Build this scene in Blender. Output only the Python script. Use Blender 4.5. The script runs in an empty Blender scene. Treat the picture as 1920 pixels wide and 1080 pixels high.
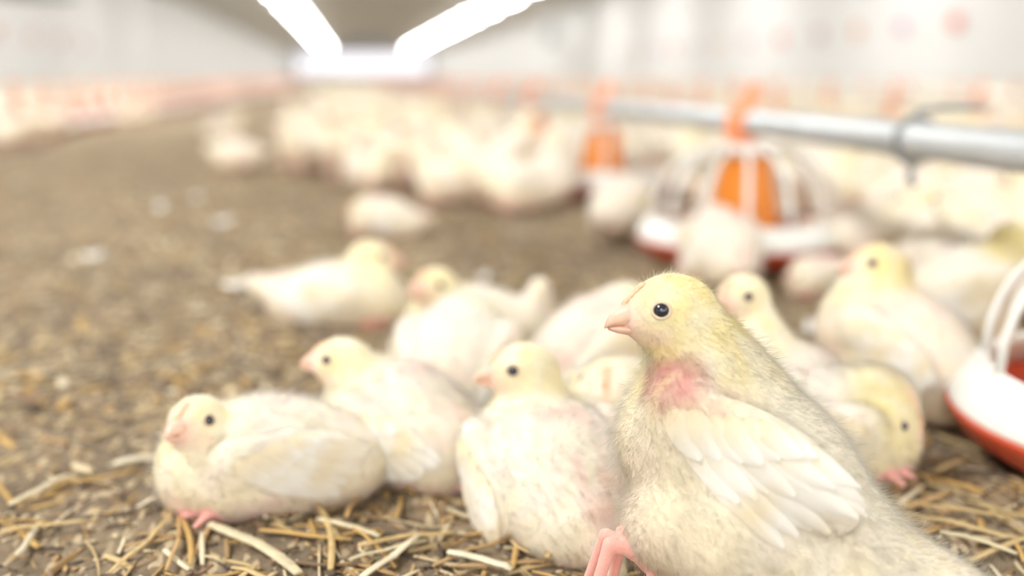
import bpy, math, random
import numpy as np
from mathutils import Matrix, Vector

random.seed(7)
RNG = np.random.default_rng(11)
scene = bpy.context.scene
COL = scene.collection

# ------------------------------------------------------------------ camera
CAM_H = 0.29
F = 1867.0
PITCH = math.radians(11.86)
YAW = math.radians(-8.94)
cam_d = bpy.data.cameras.new('camera')
cam = bpy.data.objects.new('camera', cam_d)
COL.objects.link(cam)
cam.location = (0, 0, CAM_H)
cam.rotation_euler = (math.pi / 2 - PITCH, 0, YAW)
cam_d.sensor_width = 36.0
cam_d.lens = F / 1920 * 36.0
cam_d.clip_start = 0.01
cam_d.clip_end = 400
cam_d.dof.use_dof = True
cam_d.dof.focus_distance = 0.535
cam_d.dof.aperture_fstop = 2.15
scene.camera = cam

# ------------------------------------------------------------------ world, exposure
world = bpy.data.worlds.new('world')
scene.world = world
world.use_nodes = True
bg = world.node_tree.nodes['Background']
bg.inputs['Color'].default_value = (1.0, 0.985, 0.96, 1)
bg.inputs['Strength'].default_value = 2.4
scene.view_settings.view_transform = 'Standard'
scene.view_settings.look = 'None'
scene.view_settings.gamma = 1.0
scene.view_settings.exposure = 0.66
scene.view_settings.use_curve_mapping = False
scene.cycles.max_bounces = 6
scene.cycles.diffuse_bounces = 4
scene.cycles.glossy_bounces = 2
scene.cycles.transmission_bounces = 3
scene.cycles.caustics_reflective = False
scene.cycles.caustics_refractive = False
scene.cycles.use_adaptive_sampling = True
scene.cycles.sample_clamp_indirect = 6.0

LAMP_EMIT = 31.0

CR = Matrix.Rotation(YAW, 3, 'Z') @ Matrix.Rotation(math.pi / 2 - PITCH, 3, 'X')
CRI = CR.transposed()
CAMP = Vector((0, 0, CAM_H))


def P(px, py, d):
    """world point seen at pixel (px,py) at camera depth d"""
    return CAMP + CR @ Vector(((px - 960) / F * d, -(py - 540) / F * d, -d))


def gp(px, py, h=0.0):
    """point of the plane z=h seen at a pixel"""
    r = CR @ Vector(((px - 960) / F, -(py - 540) / F, -1))
    return CAMP + r * ((h - CAM_H) / r.z)


def depth(w):
    return -(CRI @ (Vector(w) - CAMP)).z


def proj(w):
    v = CRI @ (Vector(w) - CAMP)
    return (960 + v.x / -v.z * F, 540 - v.y / -v.z * F)


# ------------------------------------------------------------------ materials
def new_mat(name):
    m = bpy.data.materials.new(name)
    m.use_nodes = True
    nt = m.node_tree
    return m, nt, nt.nodes['Principled BSDF']


def simple(name, col, rough=0.5, noise=0.0, nscale=20.0, metal=0.0, spec=0.5, bump=0.0, bscale=80.0):
    m, nt, b = new_mat(name)
    b.inputs['Roughness'].default_value = rough
    b.inputs['Metallic'].default_value = metal
    b.inputs['Specular IOR Level'].default_value = spec
    tc = nt.nodes.new('ShaderNodeTexCoord')
    n = nt.nodes.new('ShaderNodeTexNoise')
    n.inputs['Scale'].default_value = nscale
    n.inputs['Detail'].default_value = 4
    nt.links.new(tc.outputs['Object'], n.inputs['Vector'])
    r = nt.nodes.new('ShaderNodeValToRGB')
    k = 1 - noise
    r.color_ramp.elements[0].position = 0.3
    r.color_ramp.elements[1].position = 0.7
    r.color_ramp.elements[0].color = (col[0] * k, col[1] * k, col[2] * k, 1)
    r.color_ramp.elements[1].color = (*col, 1)
    nt.links.new(n.outputs['Fac'], r.inputs['Fac'])
    nt.links.new(r.outputs['Color'], b.inputs['Base Color'])
    if bump:
        n2 = nt.nodes.new('ShaderNodeTexNoise')
        n2.inputs['Scale'].default_value = bscale
        nt.links.new(tc.outputs['Object'], n2.inputs['Vector'])
        bp = nt.nodes.new('ShaderNodeBump')
        bp.inputs['Strength'].default_value = bump
        nt.links.new(n2.outputs['Fac'], bp.inputs['Height'])
        nt.links.new(bp.outputs['Normal'], b.inputs['Normal'])
    return m


def mat_body():
    m, nt, b = new_mat('chick_skin_and_down')
    a = nt.nodes.new('ShaderNodeAttribute'); a.attribute_name = 'Col'
    tc = nt.nodes.new('ShaderNodeTexCoord')
    n = nt.nodes.new('ShaderNodeTexNoise'); n.inputs['Scale'].default_value = 120; n.inputs['Detail'].default_value = 5
    nt.links.new(tc.outputs['Object'], n.inputs['Vector'])
    mp = nt.nodes.new('ShaderNodeMapRange'); mp.inputs['To Min'].default_value = 0.86; mp.inputs['To Max'].default_value = 1.08
    nt.links.new(n.outputs['Fac'], mp.inputs['Value'])
    mx = nt.nodes.new('ShaderNodeVectorMath'); mx.operation = 'SCALE'
    nt.links.new(a.outputs['Color'], mx.inputs[0]); nt.links.new(mp.outputs['Result'], mx.inputs['Scale'])
    nt.links.new(mx.outputs['Vector'], b.inputs['Base Color'])
    b.inputs['Roughness'].default_value = 0.85
    b.inputs['Specular IOR Level'].default_value = 0.15
    b.inputs['Sheen Weight'].default_value = 0.25
    b.inputs['Subsurface Weight'].default_value = 0.25
    b.inputs['Subsurface Radius'].default_value = (0.006, 0.004, 0.003)
    b.inputs['Subsurface Scale'].default_value = 1.0
    bp = nt.nodes.new('ShaderNodeBump'); bp.inputs['Strength'].default_value = 0.25; bp.inputs['Distance'].default_value = 0.002
    n2 = nt.nodes.new('ShaderNodeTexNoise'); n2.inputs['Scale'].default_value = 450
    nt.links.new(tc.outputs['Object'], n2.inputs['Vector'])
    nt.links.new(n2.outputs['Fac'], bp.inputs['Height']); nt.links.new(bp.outputs['Normal'], b.inputs['Normal'])
    return m


def mat_down(name, translucency=0.35):
    """fine down and feathers: colour from the attribute, soft shading along the skin's normal"""
    m = bpy.data.materials.new(name); m.use_nodes = True
    nt = m.node_tree; nt.nodes.clear()
    out = nt.nodes.new('ShaderNodeOutputMaterial')
    a = nt.nodes.new('ShaderNodeAttribute'); a.attribute_name = 'Col'
    nn = nt.nodes.new('ShaderNodeAttribute'); nn.attribute_name = 'nrm'
    vt = nt.nodes.new('ShaderNodeVectorTransform'); vt.vector_type = 'NORMAL'; vt.convert_from = 'OBJECT'; vt.convert_to = 'WORLD'
    nt.links.new(nn.outputs['Vector'], vt.inputs['Vector'])
    d = nt.nodes.new('ShaderNodeBsdfDiffuse'); t = nt.nodes.new('ShaderNodeBsdfTranslucent')
    mx = nt.nodes.new('ShaderNodeMixShader'); mx.inputs['Fac'].default_value = translucency
    for s in (d, t):
        nt.links.new(a.outputs['Color'], s.inputs['Color'])
    nt.links.new(vt.outputs['Vector'], d.inputs['Normal'])
    nt.links.new(d.outputs[0], mx.inputs[1]); nt.links.new(t.outputs[0], mx.inputs[2])
    nt.links.new(mx.outputs[0], out.inputs['Surface'])
    return m


def mat_attr(name, rough=0.8, bump=0.0):
    m, nt, b = new_mat(name)
    a = nt.nodes.new('ShaderNodeAttribute'); a.attribute_name = 'Col'
    nt.links.new(a.outputs['Color'], b.inputs['Base Color'])
    b.inputs['Roughness'].default_value = rough
    b.inputs['Specular IOR Level'].default_value = 0.25
    return m


def mat_litter():
    m, nt, b = new_mat('litter')
    tc = nt.nodes.new('ShaderNodeTexCoord')

    def noise(scale, det=6, rough=0.6):
        n = nt.nodes.new('ShaderNodeTexNoise'); n.inputs['Scale'].default_value = scale
        n.inputs['Detail'].default_value = det; n.inputs['Roughness'].default_value = rough
        nt.links.new(tc.outputs['Object'], n.inputs['Vector']); return n

    def ramp(src, stops):
        r = nt.nodes.new('ShaderNodeValToRGB'); e = r.color_ramp.elements
        while len(e) < len(stops): e.new(0.5)
        for el, (p, c) in zip(e, stops): el.position = p; el.color = (*c, 1)
        nt.links.new(src, r.inputs['Fac']); return r

    def mix(fac, a, bb):
        x = nt.nodes.new('ShaderNodeMix'); x.data_type = 'RGBA'
        nt.links.new(fac, x.inputs[0]); nt.links.new(a, x.inputs[6]); nt.links.new(bb, x.inputs[7]); return x.outputs[2]
    big = ramp(noise(4.5, 6, 0.65).outputs['Fac'], [(0.36, (0.13, 0.10, 0.075)), (0.5, (0.26, 0.20, 0.135)), (0.64, (0.42, 0.32, 0.19))])
    fine = ramp(noise(60, 8, 0.75).outputs['Fac'], [(0.32, (0.07, 0.055, 0.045)), (0.5, (0.25, 0.195, 0.14)), (0.7, (0.50, 0.41, 0.29))])
    c1 = nt.nodes.new('ShaderNodeMix'); c1.data_type = 'RGBA'; c1.inputs[0].default_value = 0.55
    nt.links.new(big.outputs[0], c1.inputs[6]); nt.links.new(fine.outputs[0], c1.inputs[7])
    v = nt.nodes.new('ShaderNodeTexVoronoi'); v.inputs['Scale'].default_value = 240
    mpn = nt.nodes.new('ShaderNodeMapping'); mpn.inputs['Scale'].default_value = (1, 0.3, 1); mpn.inputs['Rotation'].default_value = (0, 0, 0.6)
    nt.links.new(tc.outputs['Object'], mpn.inputs['Vector']); nt.links.new(mpn.outputs[0], v.inputs['Vector'])
    sel = ramp(v.outputs['Color'], [(0.72, (0, 0, 0)), (0.78, (1, 1, 1))])
    chip = ramp(noise(30).outputs['Fac'], [(0.35, (0.50, 0.39, 0.24)), (0.65, (0.66, 0.54, 0.37))])
    c2 = mix(sel.outputs[0], c1.outputs[2], chip.outputs[0])
    nt.links.new(c2, b.inputs['Base Color'])
    b.inputs['Roughness'].default_value = 0.95
    b.inputs['Specular IOR Level'].default_value = 0.1
    bp = nt.nodes.new('ShaderNodeBump'); bp.inputs['Strength'].default_value = 0.7; bp.inputs['Distance'].default_value = 0.006
    nt.links.new(noise(140, 6, 0.7).outputs['Fac'], bp.inputs['Height']); nt.links.new(bp.outputs['Normal'], b.inputs['Normal'])
    return m


def mat_emit(name, col, strength):
    m, nt, b = new_mat(name)
    b.inputs['Base Color'].default_value = (*col, 1)
    b.inputs['Emission Color'].default_value = (*col, 1)
    b.inputs['Emission Strength'].default_value = strength
    return m


M_BODY = mat_body()
M_DOWN = mat_down('chick_down', 0.5)
M_FEATHER = mat_down('chick_feather', 0.2)
M_BEAK = simple('beak_horn', (0.85, 0.56, 0.43), 0.42, 0.2, 150, spec=0.5)
M_EYE = simple('eye_black', (0.018, 0.02, 0.035), 0.06, 0.0, 10, spec=0.8)
M_LID = simple('eyelid_skin', (0.80, 0.66, 0.48), 0.6, 0.15, 300)
M_COMB = simple('comb_skin', (0.91, 0.60, 0.40), 0.6, 0.2, 300)
M_RED = simple('red_plastic', (0.62, 0.085, 0.035), 0.38, 0.15, 12)
M_ORANGE = simple('orange_plastic', (0.86, 0.27, 0.02), 0.35, 0.12, 15)
M_PEACH = simple('faded_orange_plastic', (0.90, 0.34, 0.16), 0.45, 0.12, 15)
M_WHITE = simple('white_plastic', (0.86, 0.87, 0.84), 0.35, 0.06, 10)
M_STEEL = simple('galvanised_steel', (0.60, 0.635, 0.66), 0.45, 0.14, 14, metal=0.35)
M_DARKSTEEL = simple('dark_bracket_steel', (0.32, 0.34, 0.35), 0.5, 0.2, 20, metal=0.3)
M_WALL = simple('white_wall_panel', (0.64, 0.65, 0.655), 0.85, 0.05, 0.7)
M_CEIL = simple('grey_ceiling_panel', (0.54, 0.54, 0.52), 0.7, 0.08, 0.4)
M_CONC = simple('concrete_plinth', (0.66, 0.65, 0.62), 0.8, 0.15, 2)
M_FEED = simple('feed_crumbs', (0.55, 0.40, 0.20), 0.95, 0.5, 180, bump=0.8, bscale=300)
M_LITTER = mat_litter()
M_CHIP = mat_attr('wood_shavings', 0.85)
M_LAMP = mat_emit('lamp_diffuser', (1.0, 0.99, 0.96), LAMP_EMIT)
M_HOUSE = simple('lamp_housing', (0.75, 0.76, 0.76), 0.4, 0.05, 5)


# ------------------------------------------------------------------ object helpers
def tag(o, label=None, cat=None, group=None, kind=None):
    if label: o['label'] = label
    if cat: o['category'] = cat
    if group: o['group'] = group
    if kind: o['kind'] = kind
    return o


def empty(name, loc, rz=0.0):
    o = bpy.data.objects.new(name, None)
    o.empty_display_size = 0.03
    COL.objects.link(o)
    o.location = loc
    o.rotation_euler = (0, 0, rz)
    return o


def mesh_np(name, verts, faces, mat, parent=None, smooth=True, colors=None, normals=None):
    """faces: (n,4) or (n,3) int array, or a list of tuples"""
    me = bpy.data.meshes.new(name)
    verts = np.asarray(verts, dtype=np.float32)
    if isinstance(faces, np.ndarray):
        n, k = faces.shape
        me.vertices.add(len(verts)); me.vertices.foreach_set('co', verts.ravel())
        me.loops.add(n * k); me.loops.foreach_set('vertex_index', faces.astype(np.int32).ravel())
        me.polygons.add(n)
        me.polygons.foreach_set('loop_start', np.arange(0, n * k, k, dtype=np.int32))
        me.polygons.foreach_set('loop_total', np.full(n, k, dtype=np.int32))
        me.update(calc_edges=True)
    else:
        me.from_pydata([tuple(map(float, v)) for v in verts], [], [tuple(int(i) for i in f) for f in faces])
        me.update()
    if smooth:
        me.polygons.foreach_set('use_smooth', np.ones(len(me.polygons), dtype=bool))
    if colors is not None:
        c = np.ones((len(verts), 4), dtype=np.float32); c[:, :3] = colors
        a = me.color_attributes.new('Col', 'FLOAT_COLOR', 'POINT'); a.data.foreach_set('color', c.ravel())
    if normals is not None:
        a = me.attributes.new('nrm', 'FLOAT_VECTOR', 'POINT'); a.data.foreach_set('vector', np.asarray(normals, np.float32).ravel())
    me.materials.append(mat)
    o = bpy.data.objects.new(name, me)
    COL.objects.link(o)
    if parent is not None: o.parent = parent
    return o


class MB:
    """collects simple shapes into one mesh"""
    def __init__(s): s.v = []; s.f = []

    def add(s, v, f):
        n = len(s.v); s.v.extend([tuple(p) for p in v]); s.f.extend([tuple(i + n for i in q) for q in f])

    def box(s, lo, hi, M=None):
        v = [Vector((x, y, z)) for x in (lo[0], hi[0]) for y in (lo[1], hi[1]) for z in (lo[2], hi[2])]
        if M: v = [M @ p for p in v]
        s.add(v, [(0, 1, 3, 2), (4, 6, 7, 5), (0, 4, 5, 1), (2, 3, 7, 6), (0, 2, 6, 4), (1, 5, 7, 3)])

    def tube(s, pts, rad, n=12, cap=True, squash=None):
        pts = [Vector(p) for p in pts]
        if not hasattr(rad, '__len__'): rad = [rad] * len(pts)
        v = []; f = []; up = None
        for i, p in enumerate(pts):
            t = (pts[min(i + 1, len(pts) - 1)] - pts[max(i - 1, 0)]).normalized()
            if up is None:
                up = Vector((0, 0, 1)) if abs(t.z) < 0.9 else Vector((1, 0, 0))
            a = t.cross(up).normalized(); b = a.cross(t).normalized(); up = b
            for k in range(n):
                an = 2 * math.pi * k / n
                v.append(p + (a * math.cos(an) + b * math.sin(an) * (squash or 1)) * rad[i])
        for i in range(len(pts) - 1):
            for k in range(n):
                k2 = (k + 1) % n
                f.append((i * n + k, i * n + k2, (i + 1) * n + k2, (i + 1) * n + k))
        if cap:
            f.append(tuple(range(n - 1, -1, -1))); f.append(tuple((len(pts) - 1) * n + k for k in range(n)))
        s.add(v, f)

    def lathe(s, prof, n=40, c=(0, 0, 0), closed=False):
        v = []; f = []
        for (r, z) in prof:
            for k in range(n):
                a = 2 * math.pi * k / n
                v.append((c[0] + r * math.cos(a), c[1] + r * math.sin(a), c[2] + z))
        m = len(prof)
        for i in range(m if closed else m - 1):
            j = (i + 1) % m
            for k in range(n):
                k2 = (k + 1) % n
                f.append((i * n + k, i * n + k2, j * n + k2, j * n + k))
        s.add(v, f)

    def build(s, name, mat, parent=None, smooth=True, angle=None):
        o = mesh_np(name, s.v, s.f, mat, parent, smooth)
        if smooth and angle:
            o.data.set_sharp_from_angle(angle=math.radians(angle))
        return o


def copy_tree(o, parent=None):
    c = o.copy(); COL.objects.link(c)
    if parent is not None: c.parent = parent
    for ch in list(o.children): copy_tree(ch, c)
    return c


# ------------------------------------------------------------------ room
XL, XR, YB, YE = -6.0, 8.5, -9.0, 112.0
EAVE_L, EAVE_R, RIDGE_X, RIDGE_Z = 2.95, 2.95, 1.7, 4.5


def quad_slab(name, a, b, c, d, th, mat):
    a, b, c, d = map(Vector, (a, b, c, d))
    n = (b - a).cross(d - a).normalized() * th
    v = [a, b, c, d, a + n, b + n, c + n, d + n]
    f = [(0, 1, 2, 3), (7, 6, 5, 4), (0, 4, 5, 1), (1, 5, 6, 2), (2, 6, 7, 3), (3, 7, 4, 0)]
    return tag(mesh_np(name, v, f, mat, smooth=False), kind='structure')


# floor: one graded mesh, finely uneven where the camera looks
def smooth_noise(x, y, scale, seed):
    r = np.random.default_rng(seed); T = r.random((256, 256))
    u = x * scale + 1000.3; w = y * scale + 1000.7
    i = np.floor(u).astype(int); j = np.floor(w).astype(int); fu = u - i; fw = w - j
    fu = fu * fu * (3 - 2 * fu); fw = fw * fw * (3 - 2 * fw)
    g = lambda a, b: T[a % 256, b % 256]
    return (g(i, j) * (1 - fu) + g(i + 1, j) * fu) * (1 - fw) + (g(i, j + 1) * (1 - fu) + g(i + 1, j + 1) * fu) * fw - 0.5


def ground_z(x, y):
    x = np.asarray(x, float); y = np.asarray(y, float)
    z = 0.010 * smooth_noise(x, y, 4.5, 1) + 0.007 * smooth_noise(x, y, 17, 2) + 0.005 * smooth_noise(x, y, 60, 3) + 0.0025 * smooth_noise(x, y, 170, 4)
    return z - 0.004


gx = np.concatenate([np.linspace(XL, -1.2, 60)[:-1], np.linspace(-1.2, 1.6, 420), np.linspace(1.6, XR, 70)[1:]])
gy = np.concatenate([np.linspace(YB, 0.2, 12)[:-1], np.linspace(0.2, 2.2, 330), np.linspace(2.2, 8, 260)[1:], np.linspace(8, YE, 120)[1:]])
GX, GY = np.meshgrid(gx, gy, indexing='ij')
vz = ground_z(GX, GY)
nx_, ny_ = len(gx), len(gy)
idx = np.arange(nx_ * ny_).reshape(nx_, ny_)
fq = np.stack([idx[:-1, :-1], idx[1:, :-1], idx[1:, 1:], idx[:-1, 1:]], -1).reshape(-1, 4)
tag(mesh_np('floor', np.stack([GX, GY, vz], -1).reshape(-1, 3), fq, M_LITTER), kind='structure')

quad_slab('wall_left', (XL, YB, -0.1), (XL, YE, -0.1), (XL, YE, EAVE_L), (XL, YB, EAVE_L), -0.15, M_WALL)
quad_slab('wall_right', (XR, YE, -0.1), (XR, YB, -0.1), (XR, YB, EAVE_R), (XR, YE, EAVE_R), -0.15, M_WALL)
quad_slab('wall_end', (XL, YE, -0.1), (XR, YE, -0.1), (XR, YE, 4.6), (XL, YE, 4.6), -0.15, M_WALL)
quad_slab('ceiling', (XL, YB, EAVE_L), (XL, YE, EAVE_L), (RIDGE_X, YE, RIDGE_Z), (RIDGE_X, YB, RIDGE_Z), -0.12, M_CEIL)
quad_slab('ceiling', (RIDGE_X, YB, RIDGE_Z), (RIDGE_X, YE, RIDGE_Z), (XR, YE, EAVE_R), (XR, YB, EAVE_R), -0.12, M_CEIL)
# glowing panel added before the end wall to brighten the far end
b = MB(); b.box((-5.7, YE - 0.12, 0.9), (8.2, YE - 0.02, 2.9))
tag(b.build('glow_panel_1', mat_emit('end_wall_glow', (0.93, 0.93, 1.0), 0.75), smooth=False), kind='structure')
for side, x0, x1 in (('left', XL, XL + 0.05), ('right', XR - 0.05, XR)):
    b = MB(); b.box((x0, YB, 0), (x1, YE, 0.30))
    tag(b.build('baseboard_' + side, M_CONC, smooth=False), kind='structure')


# ------------------------------------------------------------------ ceiling lamps
def make_lamp():
    t = empty('ceiling_lamp', (0, 0, 0))
    b = MB(); b.box((-0.34, -0.9, 0.0), (0.34, 0.9, 0.06)); b.box((-0.02, -0.5, 0.06), (0.02, -0.46, 0.3)); b.box((-0.02, 0.46, 0.06), (0.02, 0.5, 0.3))
    b.build('lamp_housing', M_HOUSE, t, smooth=False)
    b = MB()
    n = 10
    prof = [(0.36 * math.cos(math.pi * k / n), -0.10 * math.sin(math.pi * k / n)) for k in range(n + 1)]
    v = [(x, y, z) for y in (-0.88, 0.88) for x, z in prof]
    f = [(k, k + 1, n + 2 + k, n + 1 + k) for k in range(n)] + [tuple(range(n + 1)), tuple(range(2 * n + 1, n, -1))]
    b.add(v, f); b.build('diffuser', M_LAMP, t, smooth=False)
    return t


lamp0 = make_lamp()
li = 0
for row, (lx, lz) in enumerate(((-2.45, 3.3), (5.9, 3.3))):
    for k in range(19):
        y = -5 + 6.0 * k + (1.5 if row else 0)
        l = lamp0 if li == 0 else copy_tree(lamp0)
        l.location = (lx, y, lz); li += 1
        tag(l, ('bright white strip lamp in the left row under the ceiling', 'bright white strip lamp in the right row under the ceiling')[row],
            'lamp', ('left row of ceiling lamps', 'right row of ceiling lamps')[row])

# ------------------------------------------------------------------ chicks: a signed distance body
def smin(a, b, k):
    if k <= 0: return np.minimum(a, b)
    h = np.clip(0.5 + 0.5 * (b - a) / k, 0, 1)
    return b * (1 - h) + a * h - k * h * (1 - h)


def sd_ell(p, c, r, R):
    q = (p - c) @ R            # world -> local: R columns are the axes
    k0 = np.sqrt(((q / r) ** 2).sum(-1)); k1 = np.sqrt(((q / (r * r)) ** 2).sum(-1)) + 1e-9
    return k0 * (k0 - 1) / k1


def sd_cap(p, a, b, ra, rb):
    ab = b - a; t = np.clip(((p - a) @ ab) / (ab @ ab), 0, 1)
    return np.sqrt((((p - a) - t[..., None] * ab) ** 2).sum(-1)) - (ra + (rb - ra) * t)


def rotm(yaw=0, pitch=0, roll=0):
    """columns are the axes; yaw about z, pitch up, roll about x (radians)"""
    return np.array((Matrix.Rotation(yaw, 3, 'Z') @ Matrix.Rotation(-pitch, 3, 'Y') @ Matrix.Rotation(roll, 3, 'X')))


EDGES = [((0, 0, 0), (1, 0, 0)), ((0, 1, 0), (1, 1, 0)), ((0, 0, 1), (1, 0, 1)), ((0, 1, 1), (1, 1, 1)),
         ((0, 0, 0), (0, 1, 0)), ((1, 0, 0), (1, 1, 0)), ((0, 0, 1), (0, 1, 1)), ((1, 0, 1), (1, 1, 1)),
         ((0, 0, 0), (0, 0, 1)), ((1, 0, 0), (1, 0, 1)), ((0, 1, 0), (0, 1, 1)), ((1, 1, 0), (1, 1, 1))]


def surface_nets(fun, lo, hi, h):
    n = np.ceil((hi - lo) / h).astype(int) + 1
    ax = [lo[i] + h * np.arange(n[i]) for i in range(3)]
    G = np.stack(np.meshgrid(*ax, indexing='ij'), -1)
    V = fun(G.reshape(-1, 3)).reshape(n)
    del G
    S = V < 0
    c = [S[i:n[0] - 1 + i, j:n[1] - 1 + j, k:n[2] - 1 + k] for i in (0, 1) for j in (0, 1) for k in (0, 1)]
    s = sum(x.astype(np.int8) for x in c)
    mix = (s > 0) & (s < 8)
    I = np.argwhere(mix)
    ids = -np.ones(mix.shape, int); ids[mix] = np.arange(len(I))
    acc = np.zeros((len(I), 3)); cnt = np.zeros(len(I))
    for a, b in EDGES:
        a = np.array(a); b = np.array(b)
        fa = V[tuple((I + a).T)]; fb = V[tuple((I + b).T)]
        m = (fa < 0) != (fb < 0)
        t = np.where(m, fa / np.where(m, fa - fb, 1), 0)
        acc += m[:, None] * (a + t[:, None] * (b - a)); cnt += m
    verts = lo + h * (I + acc / cnt[:, None])
    quads = []
    for axis in range(3):
        d = np.zeros(3, int); d[axis] = 1
        u, w = [(1, 2), (2, 0), (0, 1)][axis]
        A = S[tuple(slice(0, n[i] - d[i]) for i in range(3))]; B = S[tuple(slice(d[i], None) for i in range(3))]
        E = np.argwhere(A != B)
        E = E[(E[:, u] > 0) & (E[:, w] > 0) & (E[:, u] < n[u] - 1) & (E[:, w] < n[w] - 1)]
        du = np.zeros(3, int); du[u] = 1; dw = np.zeros(3, int); dw[w] = 1
        q = np.stack([ids[tuple((E - du - dw).T)], ids[tuple((E - dw).T)], ids[tuple(E.T)], ids[tuple((E - du).T)]], -1)
        flip = ~A[tuple(E.T)]
        q[flip] = q[flip][:, ::-1]
        quads.append(q)
    return verts, np.concatenate(quads)


CREAM = np.array((0.85, 0.755, 0.56)); WHITE = np.array((0.90, 0.86, 0.76)); YELLOW = np.array((0.88, 0.765, 0.38))
PINK = np.array((0.82, 0.52, 0.45)); LEG = np.array((0.88, 0.46, 0.40)); ROSE = np.array((0.52, 0.24, 0.22))


def vnoise(p, scale, seed):
    """cheap smooth 3d noise in -0.5..0.5"""
    return (smooth_noise(p[:, 0] + p[:, 2] * 0.73, p[:, 1] - p[:, 2] * 0.51, scale, seed) + smooth_noise(p[:, 2] + 3.1 * p[:, 1], p[:, 0] + 1.7, scale, seed + 50)) * 0.7


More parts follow.
